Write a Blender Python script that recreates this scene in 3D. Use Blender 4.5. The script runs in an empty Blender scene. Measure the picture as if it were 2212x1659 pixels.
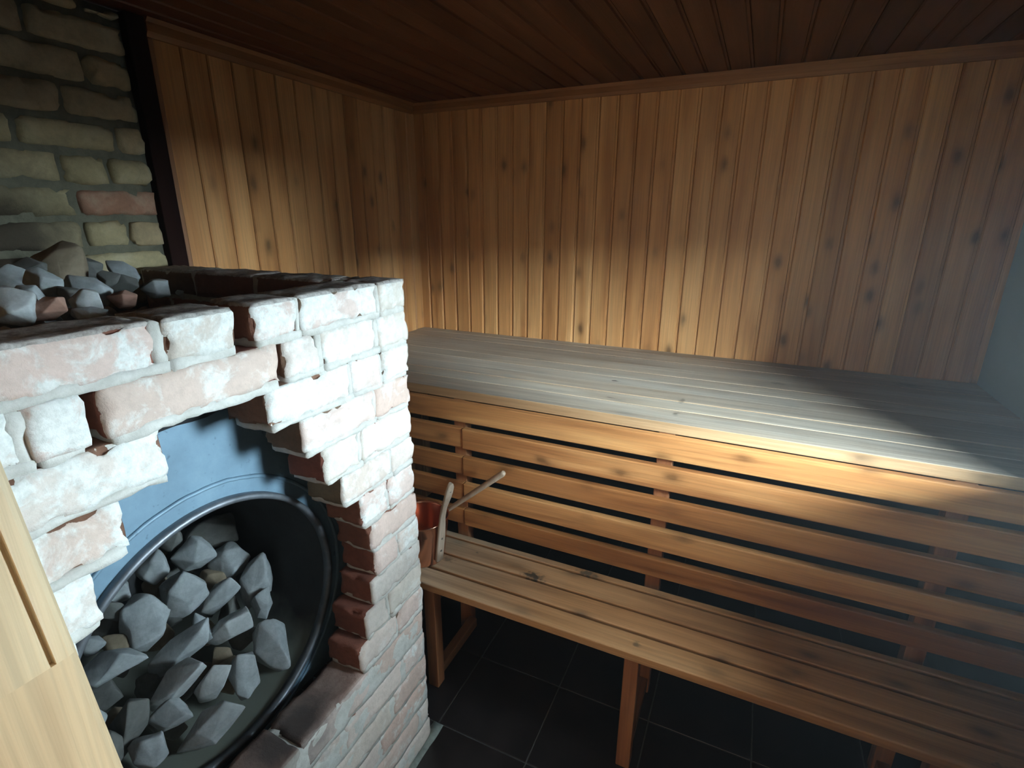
import bpy, bmesh, math, random
from mathutils import Vector, Matrix, noise

C = bpy.context.scene.collection
SC = bpy.context.scene
PI = math.pi

# ------------------------------------------------------------------ camera
cam_d = bpy.data.cameras.new('camera')
cam = bpy.data.objects.new('camera', cam_d)
C.objects.link(cam)
CF = 1120.0
cam_d.sensor_fit = 'HORIZONTAL'
cam_d.sensor_width = 36.0
cam_d.lens = CF / 2212.0 * 36.0
cam_d.clip_start = 0.02
yaw, pitch, roll = math.radians(24.9), math.radians(17.8), math.radians(0.1)
F = Vector((-math.sin(yaw) * math.cos(pitch), math.cos(yaw) * math.cos(pitch), -math.sin(pitch)))
R0 = Vector((math.cos(yaw), math.sin(yaw), 0))
U0 = R0.cross(F)
R = R0 * math.cos(roll) + U0 * math.sin(roll)
U = U0 * math.cos(roll) - R0 * math.sin(roll)
cam.matrix_world = Matrix(((R.x, U.x, -F.x, 0), (R.y, U.y, -F.y, 0), (R.z, U.z, -F.z, 1.70), (0, 0, 0, 1)))
SC.camera = cam

# ------------------------------------------------------------------ world, light, exposure
SC.view_settings.view_transform = 'Standard'
SC.view_settings.look = 'None'
SC.view_settings.gamma = 1.0
SC.view_settings.use_curve_mapping = False
SC.view_settings.exposure = 0.22
SC.cycles.use_denoising = True
SC.cycles.max_bounces = 7
SC.cycles.diffuse_bounces = 5
SC.cycles.volume_bounces = 0
SC.cycles.volume_max_steps = 48
SC.cycles.volume_step_rate = 2.0
SC.cycles.adaptive_threshold = 0.025
SC.cycles.sample_clamp_indirect = 4.0
w = bpy.data.worlds.new('daylight'); SC.world = w; w.use_nodes = True
bg = w.node_tree.nodes['Background']
bg.inputs[0].default_value = (0.80, 0.84, 0.90, 1)
bg.inputs[1].default_value = 0.10

def area(name, loc, look, sx, sy, power, col, spread=180):
    l = bpy.data.lights.new(name, 'AREA'); l.shape = 'RECTANGLE'
    l.size = sx; l.size_y = sy; l.energy = power; l.color = col
    l.spread = math.radians(spread)
    o = bpy.data.objects.new(name, l); C.objects.link(o)
    o.location = loc
    o.rotation_euler = (Vector(look) - Vector(loc)).to_track_quat('-Z', 'Y').to_euler()
    return o
# bright low sky outside the small deep window in the right wall, and the dimmer sky above it
area('low_sky_outside', (4.6, 3.0, 1.95), (0.83, 1.07, 1.50), 6.5, 1.1, 6300, (0.68, 0.89, 1.0))
area('upper_sky_outside', (4.6, 2.0, 3.9), (0.83, 1.07, 1.50), 6.5, 2.6, 4500, (0.68, 0.89, 1.0))
# the brightest part of that sky, seen slantwise through the window
area('bright_cloud_outside', (4.7, -2.0, 2.8), (0.83, 1.05, 1.44), 4.2, 1.4, 12000, (0.72, 0.92, 1.0))
# warm fill light added beyond the doorway behind the camera
area('doorway_fill', (0.35, -1.5, 1.5), (0.4, 2.0, 1.45), 1.2, 0.8, 20, (1.0, 0.80, 0.60))

# ------------------------------------------------------------------ helpers
def tag(o, label=None, cat=None, group=None, kind=None):
    if label: o['label'] = label
    if cat: o['category'] = cat
    if group: o['group'] = group
    if kind: o['kind'] = kind
    return o

def empty(name, loc):
    o = bpy.data.objects.new(name, None); C.objects.link(o)
    o.location = loc; o.empty_display_size = 0.05
    return o

def link(name, bm, mats, parent=None, smooth=False):
    me = bpy.data.meshes.new(name)
    bmesh.ops.recalc_face_normals(bm, faces=bm.faces)
    bm.to_mesh(me); bm.free()
    for m in (mats if isinstance(mats, (list, tuple)) else [mats]):
        me.materials.append(m)
    if smooth:
        for p in me.polygons: p.use_smooth = True
    o = bpy.data.objects.new(name, me); C.objects.link(o)
    if parent is not None:
        o.parent = parent
        o.matrix_parent_inverse = Matrix.Translation(-Vector(parent.location))
    return o

def add_box(bm, x0, x1, y0, y1, z0, z1, bev=0.0, seg=2, mi=0, rot=None):
    vs = [bm.verts.new((x, y, z)) for x in (x0, x1) for y in (y0, y1) for z in (z0, z1)]
    q = [(0, 1, 3, 2), (4, 6, 7, 5), (0, 4, 5, 1), (2, 3, 7, 6), (0, 2, 6, 4), (1, 5, 7, 3)]
    fs = [bm.faces.new([vs[i] for i in f]) for f in q]
    for f in fs: f.material_index = mi
    if rot is not None:
        c = Vector(((x0 + x1) / 2, (y0 + y1) / 2, (z0 + z1) / 2))
        for v in vs: v.co = c + rot @ (v.co - c)
    if bev > 0:
        es = list({e for f in fs for e in f.edges})
        r = bmesh.ops.bevel(bm, geom=es, offset=bev, segments=seg, affect='EDGES', profile=0.5, material=-1)
        for f in r['faces']: f.material_index = mi
    return vs

def prism(bm, pts, axis, a, b, mi=0):
    """extrude a 2D outline along axis: 'z' pts=(x,y); 'y' pts=(x,z); 'x' pts=(y,z)"""
    def mk(p, t):
        return {'z': (p[0], p[1], t), 'y': (p[0], t, p[1]), 'x': (t, p[0], p[1])}[axis]
    A = [bm.verts.new(mk(p, a)) for p in pts]; B = [bm.verts.new(mk(p, b)) for p in pts]
    n = len(pts)
    fs = [bm.faces.new(A), bm.faces.new(B[::-1])]
    for i in range(n): fs.append(bm.faces.new((A[i], B[i], B[(i + 1) % n], A[(i + 1) % n])))
    for f in fs: f.material_index = mi

def lathe(bm, prof, n=48, M=None, mi=0, close=False):
    rings = []
    for r, z in prof:
        ring = []
        for i in range(n):
            a = 2 * PI * i / n
            p = Vector((r * math.cos(a), r * math.sin(a), z))
            if M is not None: p = M @ p
            ring.append(bm.verts.new(p))
        rings.append(ring)
    k = len(rings)
    for j in range(k if close else k - 1):
        a, b = rings[j], rings[(j + 1) % k]
        for i in range(n):
            f = bm.faces.new((a[i], a[(i + 1) % n], b[(i + 1) % n], b[i])); f.material_index = mi; f.smooth = True
    return rings

def rough_box(bm, x0, x1, y0, y1, z0, z1, r=0.006, cell=0.012, amp=0.0025, seed=0.0, chip=0.006, mi=0):
    """a worn block: rounded box on a grid, edges chipped by noise"""
    c = Vector(((x0 + x1) / 2, (y0 + y1) / 2, (z0 + z1) / 2))
    h = Vector(((x1 - x0) / 2, (y1 - y0) / 2, (z1 - z0) / 2))
    n = [max(2, min(26, int(round(2 * h[i] / cell)))) for i in range(3)]
    r = min(r, h.x * .9, h.y * .9, h.z * .9)
    cache = {}
    so = Vector((seed * 3.7, seed * 1.9, -seed * 2.3))
    def vert(i, j, k):
        key = (i, j, k)
        if key in cache: return cache[key]
        p = Vector((-h.x + 2 * h.x * i / n[0], -h.y + 2 * h.y * j / n[1], -h.z + 2 * h.z * k / n[2]))
        w0 = c + p + so
        rr = r * (1.0 + 1.6 * max(0.0, noise.noise(w0 * 22)))
        rr = min(rr, h.x * .95, h.y * .95, h.z * .95)
        q = Vector([max(-(h[a] - rr), min(h[a] - rr, p[a])) for a in range(3)])
        d = p - q
        if d.length > 1e-9:
            cnt = sum(1 for a in range(3) if abs(d[a]) > rr * .5)
            nd = d.normalized()
            p = q + nd * rr
            if cnt >= 2:
                p -= nd * chip * max(0.0, noise.noise(w0 * 30 + Vector((5, 1, 9))) - .05) * 2
        else: nd = p.normalized()
        p = p + nd * amp * noise.noise(w0 * 45) + nd * amp * 1.4 * noise.noise(w0 * 14)
        v = bm.verts.new(c + p); cache[key] = v
        return v
    for ax in range(3):
        b, d = [(1, 2), (2, 0), (0, 1)][ax]
        for side in (0, n[ax]):
            for i in range(n[b]):
                for j in range(n[d]):
                    idx = []
                    for (u_, v_) in ((i, j), (i + 1, j), (i + 1, j + 1), (i, j + 1)):
                        t = [0, 0, 0]; t[ax] = side; t[b] = u_; t[d] = v_
                        idx.append(vert(*t))
                    try:
                        f = bm.faces.new(idx); f.material_index = mi; f.smooth = True
                    except ValueError: pass

# ------------------------------------------------------------------ materials
def newmat(name):
    m = bpy.data.materials.new(name); m.use_nodes = True
    nt = m.node_tree; b = nt.nodes['Principled BSDF']
    return m, nt, b
def N(nt, t, **kw):
    n = nt.nodes.new(t)
    for k, v in kw.items():
        if k in n.inputs.keys(): n.inputs[k].default_value = v
        else: setattr(n, k, v)
    return n
def ramp(nt, fac, stops, interp='LINEAR'):
    n = nt.nodes.new('ShaderNodeValToRGB'); cr = n.color_ramp; cr.interpolation = interp
    while len(cr.elements) < len(stops): cr.elements.new(0.5)
    for e, (p, col) in zip(cr.elements, stops):
        e.position = p; e.color = (*col, 1) if len(col) == 3 else col
    nt.links.new(fac, n.inputs[0]); return n
def mixc(nt, fac, a, b, mode='MIX'):
    n = nt.nodes.new('ShaderNodeMix'); n.data_type = 'RGBA'; n.blend_type = mode
    for s, v in ((0, fac), (6, a), (7, b)):
        if hasattr(v, 'default_value') or hasattr(v, 'is_linked'): nt.links.new(v, n.inputs[s])
        else: n.inputs[s].default_value = v if s == 0 else (*v, 1)
    return n.outputs[2]
def vmath(nt, op, a, b):
    n = nt.nodes.new('ShaderNodeVectorMath'); n.operation = op
    for s, v in ((0, a), (1, b)):
        if hasattr(v, 'is_linked'): nt.links.new(v, n.inputs[s])
        else: n.inputs[s].default_value = v
    return n.outputs[0]
def fmath(nt, op, a, b=0.0, clamp=False):
    n = nt.nodes.new('ShaderNodeMath'); n.operation = op; n.use_clamp = clamp
    for s, v in ((0, a), (1, b)):
        if hasattr(v, 'is_linked'): nt.links.new(v, n.inputs[s])
        else: n.inputs[s].default_value = v
    return n.outputs[0]
def g3(v): return (v, v, v)

def wood(name, light, mid, dark, axis, rough=0.45, knots=1.0, var=0.35, grey=0.0, greycol=(0.36, 0.35, 0.33), stain=0.0, bump=0.25, spec=0.4, grey_fade=None, spots=()):
    m, nt, b = newmat(name); L = nt.links
    tc = N(nt, 'ShaderNodeTexCoord'); geo = N(nt, 'ShaderNodeNewGeometry')
    rnd = geo.outputs['Random Per Island']
    off = vmath(nt, 'SCALE', (13.1, 7.7, 9.3), (0, 0, 0)); L.new(rnd, off.node.inputs[3])
    co = vmath(nt, 'ADD', tc.outputs['Object'], off)
    def sc(across, along):
        v = [across] * 3; v['xyz'.index(axis)] = along
        return vmath(nt, 'MULTIPLY', co, tuple(v))
    n1 = N(nt, 'ShaderNodeTexNoise', Scale=1.0, Detail=4.0, Roughness=0.55, Distortion=0.8); L.new(sc(16, 1.1), n1.inputs['Vector'])
    n2 = N(nt, 'ShaderNodeTexNoise', Scale=1.0, Detail=3.0, Roughness=0.6, Distortion=0.3); L.new(sc(150, 3.0), n2.inputs['Vector'])
    n3 = N(nt, 'ShaderNodeTexNoise', Scale=1.0, Detail=2.0); L.new(sc(4, 1.3), n3.inputs['Vector'])
    base = ramp(nt, n1.outputs[0], [(0.28, dark), (0.48, mid), (0.68, light)]).outputs[0]
    fine = ramp(nt, n2.outputs[0], [(0.35, g3(0.72)), (0.6, g3(1.08))]).outputs[0]
    c = mixc(nt, 0.6, base, fine, 'MULTIPLY')
    # tone of each board
    rr = N(nt, 'ShaderNodeTexWhiteNoise', noise_dimensions='1D'); L.new(rnd, rr.inputs['W'])
    tone = ramp(nt, rr.outputs[0], [(0.0, (1 - var, 1 - var * 1.25, 1 - var * 1.5)), (0.35, (1.0, .93, .86)), (0.7, (1.0, 1.0, 1.0)), (1.0, (1 + var * .35, 1 + var * .4, 1 + var * .3))]).outputs[0]
    c = mixc(nt, 1.0, c, tone, 'MULTIPLY')
    if knots > 0:
        vo = N(nt, 'ShaderNodeTexVoronoi', Scale=1.0, Randomness=1.0)
        wob = N(nt, 'ShaderNodeTexNoise', Scale=30.0, Detail=2.0); L.new(co, wob.inputs['Vector'])
        kv = vmath(nt, 'ADD', sc(13, 6.5), vmath(nt, 'SCALE', wob.outputs['Color'], (0, 0, 0)))
        kv.node.inputs[1].links[0].from_node.inputs[3].default_value = 0.12
        L.new(kv, vo.inputs['Vector'])
        sel = N(nt, 'ShaderNodeSeparateColor'); L.new(vo.outputs['Color'], sel.inputs[0])
        on = fmath(nt, 'GREATER_THAN', sel.outputs[0], 0.50)
        k1 = ramp(nt, vo.outputs['Distance'], [(0.08, g3(1.0)), (0.15, g3(0.6)), (0.28, g3(0.14)), (0.45, g3(0.0))]).outputs[0]
        kf = fmath(nt, 'MULTIPLY', k1, on); kf = fmath(nt, 'MULTIPLY', kf, 0.85 * knots)
        c = mixc(nt, kf, c, tuple(d * .22 for d in dark))
    blot = ramp(nt, n3.outputs[0], [(0.3, (.80, .70, .62)), (0.55, (1, 1, 1))]).outputs[0]
    c = mixc(nt, 0.6, c, blot, 'MULTIPLY')
    if grey > 0:
        gn = N(nt, 'ShaderNodeTexNoise', Scale=1.0, Detail=5.0, Roughness=.65); L.new(sc(9, 1.4), gn.inputs['Vector'])
        gf = ramp(nt, gn.outputs[0], [(0.25, g3(max(0, grey - .35))), (0.6, g3(grey))]).outputs[0]
        gc = mixc(nt, 1.0, greycol, fine, 'MULTIPLY')
        gc = mixc(nt, .8, gc, ramp(nt, n1.outputs[0], [(.3, (.60, .56, .50)), (.5, (.92, .90, .86)), (.7, (1.2, 1.2, 1.18))]).outputs[0], 'MULTIPLY')
        sn = N(nt, 'ShaderNodeSeparateXYZ'); L.new(geo.outputs['Normal'], sn.inputs[0])
        gf = fmath(nt, 'MULTIPLY', gf, fmath(nt, 'GREATER_THAN', sn.outputs[2], 0.6))
        if grey_fade is not None:   # greyest near the bucket end, fading to the wood colour further on
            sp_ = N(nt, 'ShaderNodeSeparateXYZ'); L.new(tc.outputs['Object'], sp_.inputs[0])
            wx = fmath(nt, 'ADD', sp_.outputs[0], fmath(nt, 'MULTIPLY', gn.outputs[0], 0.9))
            gf = fmath(nt, 'MULTIPLY', gf, ramp(nt, fmath(nt, 'ADD', wx, 1.0), [(grey_fade[0], g3(1)), (grey_fade[1], g3(.12))]).outputs[0])
        c = mixc(nt, gf, c, gc)
    if stain > 0:
        sv = N(nt, 'ShaderNodeTexVoronoi', Scale=1.0); L.new(sc(9, 3.5), sv.inputs['Vector'])
        sw = N(nt, 'ShaderNodeTexNoise', Scale=60.0, Detail=3.0); L.new(co, sw.inputs['Vector'])
        ss = N(nt, 'ShaderNodeSeparateColor'); L.new(sv.outputs['Color'], ss.inputs[0])
        so = fmath(nt, 'GREATER_THAN', ss.outputs[1], 0.80)
        sf = fmath(nt, 'ADD', sv.outputs['Distance'], fmath(nt, 'MULTIPLY', sw.outputs[0], 0.35))
        sm = ramp(nt, sf, [(0.27, g3(1)), (0.40, g3(0))]).outputs[0]
        c = mixc(nt, fmath(nt, 'MULTIPLY', fmath(nt, 'MULTIPLY', sm, so), stain), c, (0.03, 0.025, 0.02))
    for (sx_, sy_, rx_, ry_, st_) in spots:   # open knots and burnt-looking stains, each with its own place on the boards
        dd = N(nt, 'ShaderNodeVectorMath', operation='DISTANCE')
        L.new(vmath(nt, 'MULTIPLY', tc.outputs['Object'], (1 / rx_, 1 / ry_, 0)), dd.inputs[0]); dd.inputs[1].default_value = (sx_ / rx_, sy_ / ry_, 0)
        nn = N(nt, 'ShaderNodeTexNoise', Scale=70.0, Detail=4.0); L.new(tc.outputs['Object'], nn.inputs['Vector'])
        q = fmath(nt, 'ADD', dd.outputs['Value'], fmath(nt, 'MULTIPLY', fmath(nt, 'SUBTRACT', nn.outputs[0], .5), 2.2))
        c = mixc(nt, fmath(nt, 'MULTIPLY', ramp(nt, q, [(.35, g3(1)), (1.0, g3(0))]).outputs[0], st_), c, (.035, .03, .022))
    L.new(c, b.inputs['Base Color'])
    b.inputs['Roughness'].default_value = rough
    b.inputs['Specular IOR Level'].default_value = spec
    bp = N(nt, 'ShaderNodeBump', Strength=bump, Distance=0.004); L.new(n2.outputs[0], bp.inputs['Height']); L.new(bp.outputs[0], b.inputs['Normal'])
    return m

PL, PM, PD = (0.66, 0.37, 0.16), (0.56, 0.285, 0.110), (0.40, 0.175, 0.060)
m_wall_z = wood('panel_pine_vertical', PL, PM, PD, 'z', rough=0.42, knots=1.0, var=0.2)
m_trim_x = wood('trim_pine_x', (0.36, .17, .065), (0.28, .12, .045), (0.18, .07, .025), 'x', rough=0.45, knots=0.4, var=0.1)
m_trim_y = wood('trim_pine_y', (0.36, .17, .065), (0.28, .12, .045), (0.18, .07, .025), 'y', rough=0.45, knots=0.4, var=0.1)
m_trim_z = wood('trim_pine_z', (0.36, .19, .10), (0.30, .15, .08), (0.2, .09, .04), 'z', rough=0.45, knots=0.2, var=0.1)
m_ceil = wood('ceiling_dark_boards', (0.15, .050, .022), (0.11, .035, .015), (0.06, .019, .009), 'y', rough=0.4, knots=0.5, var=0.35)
m_darkpost = wood('dark_stained_post', (0.022, .008, .006), (0.016, .006, .005), (0.01, .004, .003), 'z', rough=0.85, knots=0.0, var=0.1, spec=0.1)
m_seat_up = wood('worn_seat_boards', (0.50, .36, .22), (0.42, .28, .16), (0.28, .16, .08), 'x', rough=0.48, knots=0.7, var=0.22, grey=0.75, greycol=(0.42, .41, .385), stain=0.2, spec=0.5, spots=((-.453, 1.936, .026, .009, .85), (-.418, 1.733, .018, .008, .8), (-.18, 1.80, .012, .03, .6), (-.18, 1.665, .012, .02, .6), (.13, 2.17, .03, .015, .5), (.58, 2.36, .05, .03, .5)))
m_slat = wood('honey_slats', (0.56, 0.28, 0.11), (0.44, 0.195, 0.070), (0.26, 0.095, 0.032), 'x', rough=0.38, knots=0.8, var=0.35)
m_seat_lo = wood('weathered_seat_boards', (0.46, .24, .105), (0.37, .175, .068), (0.22, .09, .032), 'x', rough=0.4, knots=0.9, var=0.25, grey=0.75, greycol=(0.44, .39, .30), stain=0.95, grey_fade=(0.45, 1.0), spots=((-.580, 1.430, .050, .026, .95), (-.410, 1.525, .040, .022, .85), (-.905, 1.385, .030, .015, .7), (-.825, 1.467, .009, .007, .7), (-.18, 1.276, .018, .012, .7)))
m_leg = wood('bench_leg_pine', (0.40, .18, .08), (0.30, .12, .05), (0.18, .065, .025), 'z', rough=0.5, knots=0.4, var=0.1)
m_leg_y = wood('bench_bar_pine', (0.30, .14, .07), (0.2, .09, .04), (0.12, .05, .02), 'y', rough=0.5, knots=0.4, var=0.1)
m_jamb = wood('pale_new_pine', (0.68, .52, .335), (0.64, .475, .295), (0.57, .40, .24), 'z', rough=0.5, knots=0.0, var=0.05)
m_handle = wood('pale_turned_wood', (0.50, .42, .34), (0.44, .35, .27), (0.34, .25, .18), 'z', rough=0.55, knots=0.0, var=0.05)

def solid(name, col, rough=.5, metal=0.0, nscale=0, namp=0.2, bump=0.0):
    m, nt, b = newmat(name)
    b.inputs['Base Color'].default_value = (*col, 1); b.inputs['Roughness'].default_value = rough; b.inputs['Metallic'].default_value = metal
    if nscale:
        tc = N(nt, 'ShaderNodeTexCoord'); n = N(nt, 'ShaderNodeTexNoise', Scale=nscale, Detail=5.0, Roughness=.6)
        nt.links.new(tc.outputs['Object'], n.inputs['Vector'])
        r = ramp(nt, n.outputs[0], [(0.3, tuple(c * (1 - namp) for c in col)), (0.7, tuple(min(1, c * (1 + namp)) for c in col))])
        nt.links.new(r.outputs[0], b.inputs['Base Color'])
        if bump:
            bp = N(nt, 'ShaderNodeBump', Strength=bump, Distance=0.003); nt.links.new(n.outputs[0], bp.inputs['Height']); nt.links.new(bp.outputs[0], b.inputs['Normal'])
    return m
m_soot = solid('sooty_iron', (0.03, .03, .033), .6, 0.2, 14, .4, .3)
_nt = m_soot.node_tree; _b = _nt.nodes['Principled BSDF']     # grey ash and stone dust lies along the bottom of the drum
_tc = N(_nt, 'ShaderNodeTexCoord'); _s = N(_nt, 'ShaderNodeSeparateXYZ'); _nt.links.new(_tc.outputs['Object'], _s.inputs[0])
_n = N(_nt, 'ShaderNodeTexNoise', Scale=18.0, Detail=5.0); _nt.links.new(_tc.outputs['Object'], _n.inputs['Vector'])
_z = fmath(_nt, 'ADD', _s.outputs[2], fmath(_nt, 'MULTIPLY', _n.outputs[0], .12))
_f = ramp(_nt, _z, [(.62, g3(.85)), (.70, g3(0))]).outputs[0]
_nt.links.new(mixc(_nt, _f, _b.inputs['Base Color'].links[0].from_socket, (.20, .21, .18)), _b.inputs['Base Color'])
m_iron = solid('grey_iron_rim', (0.16, .17, .19), .45, 0.6, 25, .35, .3)
m_groove = solid('groove_shadow_wood', (0.26, .13, .055), .6, 0, 30, .3)
m_glare_wall = solid('glare_blue_plaster', (0.30, .46, .56), .6, 0, 3, .05)  # bluish glare from the window put into the wall colour
m_copper = solid('copper', (0.78, .42, .30), .20, 1.0, 8, .12)
m_rivet = solid('dark_rivet', (0.12, .10, .09), .4, .8)
m_frame = solid('window_frame_white', (0.75, .74, .70), .5)
m_mortarfloor = solid('grout', (0.10, .10, .095), .8, 0, 60, .3, .3)
m_tile = solid('dark_floor_tile', (0.018, .014, .014), .32, 0, 9, .4, .05)
m_tilebed = solid('lime_spill', (0.20, .22, .20), .9, 0, 40, .3, .3)

def plate_mat():
    m, nt, b = newmat('blue_painted_steel_plate'); L = nt.links
    tc = N(nt, 'ShaderNodeTexCoord')
    n = N(nt, 'ShaderNodeTexNoise', Scale=9.0, Detail=6.0, Roughness=.7); L.new(tc.outputs['Object'], n.inputs['Vector'])
    n2 = N(nt, 'ShaderNodeTexNoise', Scale=60.0, Detail=3.0); L.new(tc.outputs['Object'], n2.inputs['Vector'])
    c = ramp(nt, n.outputs[0], [(.3, (.12, .19, .25)), (.55, (.155, .245, .32)), (.75, (.19, .29, .365))]).outputs[0]
    sp = ramp(nt, n2.outputs[0], [(.66, g3(0)), (.74, g3(.7))]).outputs[0]
    c = mixc(nt, sp, c, (.04, .07, .10))
    L.new(c, b.inputs['Base Color']); b.inputs['Roughness'].default_value = .5; b.inputs['Metallic'].default_value = .15
    bp = N(nt, 'ShaderNodeBump', Strength=.3, Distance=.003); L.new(n.outputs[0], bp.inputs['Height']); L.new(bp.outputs[0], b.inputs['Normal'])
    return m
m_plate = plate_mat()

def brick_mat(name, washed=1.0, old=False):
    m, nt, b = newmat(name); L = nt.links
    tc = N(nt, 'ShaderNodeTexCoord'); geo = N(nt, 'ShaderNodeNewGeometry'); P = tc.outputs['Object']
    wn = N(nt, 'ShaderNodeTexWhiteNoise', noise_dimensions='1D'); L.new(geo.outputs['Random Per Island'], wn.inputs['W'])
    if not old:
        raw = ramp(nt, wn.outputs[0], [(0, (.24, .085, .058)), (.3, (.28, .11, .075)), (.55, (.20, .10, .065)), (.75, (.21, .165, .11)), (1.0, (.27, .10, .066))]).outputs[0]
    else:
        raw = ramp(nt, wn.outputs[0], [(0, (.36, .29, .16)), (.35, (.46, .38, .22)), (.55, (.34, .17, .11)), (.8, (.50, .43, .27)), (1.0, (.33, .23, .14))]).outputs[0]
    n1 = N(nt, 'ShaderNodeTexNoise', Scale=11.0, Detail=7.0, Roughness=.65, Distortion=.4); L.new(P, n1.inputs['Vector'])
    n2 = N(nt, 'ShaderNodeTexNoise', Scale=70.0, Detail=5.0, Roughness=.7); L.new(P, n2.inputs['Vector'])
    raw = mixc(nt, .7, raw, ramp(nt, n1.outputs[0], [(.3, g3(.55)), (.65, g3(1.15))]).outputs[0], 'MULTIPLY')
    raw = mixc(nt, .5, raw, ramp(nt, n2.outputs[0], [(.35, g3(.7)), (.6, g3(1.1))]).outputs[0], 'MULTIPLY')
    # limewash brushed over the outer faces only
    sx = N(nt, 'ShaderNodeSeparateXYZ'); L.new(P, sx.inputs[0])
    if not old:
        fx = fmath(nt, 'GREATER_THAN', fmath(nt, 'ADD', sx.outputs[0], fmath(nt, 'MULTIPLY', n2.outputs[0], .006)), -0.816)
        fy = fmath(nt, 'GREATER_THAN', sx.outputs[1], 1.082)
        outer = fmath(nt, 'MAXIMUM', fx, fy)
        wn2 = N(nt, 'ShaderNodeTexWhiteNoise', noise_dimensions='1D'); L.new(fmath(nt, 'ADD', wn.outputs[0], 3.3), wn2.inputs['W'])
        pink = ramp(nt, wn2.outputs[0], [(0, (.62, .46, .40)), (.3, (.68, .54, .48)), (.6, (.62, .56, .49)), (.85, (.58, .39, .32)), (1, (.64, .59, .54))]).outputs[0]
        pink = mixc(nt, .55, pink, ramp(nt, n1.outputs[0], [(.3, g3(.72)), (.62, g3(1.1))]).outputs[0], 'MULTIPLY')
        n4 = N(nt, 'ShaderNodeTexNoise', Scale=15.0, Detail=8.0, Roughness=.68, Distortion=.35); L.new(vmath(nt, 'ADD', P, (3.1, 1.7, .4)), n4.inputs['Vector'])
        patch = ramp(nt, n4.outputs[0], [(.40, g3(0)), (.60, g3(1))]).outputs[0]
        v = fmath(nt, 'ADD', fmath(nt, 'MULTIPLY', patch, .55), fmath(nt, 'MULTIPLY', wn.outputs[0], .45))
        v = fmath(nt, 'ADD', v, fmath(nt, 'MULTIPLY', sx.outputs[2], .26))  # wash thins lower down, partly painting in the dimmer light there
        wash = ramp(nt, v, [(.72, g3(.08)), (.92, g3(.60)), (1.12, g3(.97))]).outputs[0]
        wc = ramp(nt, n2.outputs[0], [(.3, (.66, .66, .62)), (.6, (.80, .80, .77))]).outputs[0]
        face = mixc(nt, fmath(nt, 'MULTIPLY', wash, washed), pink, wc)
        face = mixc(nt, .35, face, ramp(nt, n2.outputs[0], [(.3, g3(.75)), (.55, g3(1.06))]).outputs[0], 'MULTIPLY')
        c = mixc(nt, outer, raw, face)
        # smoother, mortar-smeared sill below the stove mouth
        sn2 = N(nt, 'ShaderNodeSeparateXYZ'); L.new(geo.outputs['Normal'], sn2.inputs[0])
        sil = fmath(nt, 'MULTIPLY', fmath(nt, 'GREATER_THAN', sn2.outputs[2], .6), fmath(nt, 'MULTIPLY', fmath(nt, 'LESS_THAN', sx.outputs[2], .56), fmath(nt, 'GREATER_THAN', sx.outputs[2], .51)))
        c = mixc(nt, fmath(nt, 'MULTIPLY', sil, .8), c, ramp(nt, n1.outputs[0], [(.3, (.34, .19, .15)), (.6, (.46, .34, .29))]).outputs[0])
        # soot on the sill below the stove mouth
        dv = N(nt, 'ShaderNodeVectorMath', operation='DISTANCE'); L.new(vmath(nt, 'MULTIPLY', P, (1.6, .8, 1)), dv.inputs[0]); dv.inputs[1].default_value = (-.87 * 1.6, .62 * .8, .54)
        so_ = ramp(nt, fmath(nt, 'ADD', dv.outputs['Value'], fmath(nt, 'MULTIPLY', n1.outputs[0], .16)), [(.13, g3(.9)), (.25, g3(0))]).outputs[0]
        c = mixc(nt, so_, c, (.05, .045, .045))
        # bare rough mortar crust on the uppermost faces
        tp = fmath(nt, 'GREATER_THAN', fmath(nt, 'ADD', sx.outputs[2], fmath(nt, 'MULTIPLY', n2.outputs[0], .008)), 1.550)
        c = mixc(nt, fmath(nt, 'MULTIPLY', tp, .85), c, ramp(nt, n2.outputs[0], [(.35, (.20, .17, .15)), (.6, (.50, .47, .44))]).outputs[0])
    else:
        c = mixc(nt, ramp(nt, n1.outputs[0], [(.5, g3(0)), (.7, g3(.5))]).outputs[0], raw, (.40, .37, .28))
        dv = N(nt, 'ShaderNodeVectorMath', operation='DISTANCE'); L.new(P, dv.inputs[0]); dv.inputs[1].default_value = (-1.72, .66, 1.64)
        so_ = ramp(nt, fmath(nt, 'ADD', dv.outputs['Value'], fmath(nt, 'MULTIPLY', n1.outputs[0], .16)), [(.17, g3(.9)), (.34, g3(0))]).outputs[0]
        c = mixc(nt, so_, c, (.025, .018, .015))
    L.new(c, b.inputs['Base Color']); b.inputs['Roughness'].default_value = .9; b.inputs['Specular IOR Level'].default_value = .2
    hs = fmath(nt, 'ADD', n2.outputs[0], fmath(nt, 'MULTIPLY', n1.outputs[0], .8))
    bp = N(nt, 'ShaderNodeBump', Strength=.55, Distance=.004); L.new(hs, bp.inputs['Height']); L.new(bp.outputs[0], b.inputs['Normal'])
    return m
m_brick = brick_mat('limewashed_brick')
m_oldbrick = brick_mat('old_yellow_brick', old=True)
def mortar_mat(name, a, bcol):
    m, nt, b = newmat(name); L = nt.links
    tc = N(nt, 'ShaderNodeTexCoord')
    n2 = N(nt, 'ShaderNodeTexNoise', Scale=30.0, Detail=6.0, Roughness=.7); L.new(tc.outputs['Object'], n2.inputs['Vector'])
    c = ramp(nt, n2.outputs[0], [(.3, a), (.62, bcol)]).outputs[0]
    L.new(c, b.inputs['Base Color']); b.inputs['Roughness'].default_value = .95
    bp = N(nt, 'ShaderNodeBump', Strength=.7, Distance=.005); L.new(n2.outputs[0], bp.inputs['Height']); L.new(bp.outputs[0], b.inputs['Normal'])
    return m
m_mortar = mortar_mat('washed_mortar', (.46, .44, .40), (.63, .61, .57))
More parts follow.
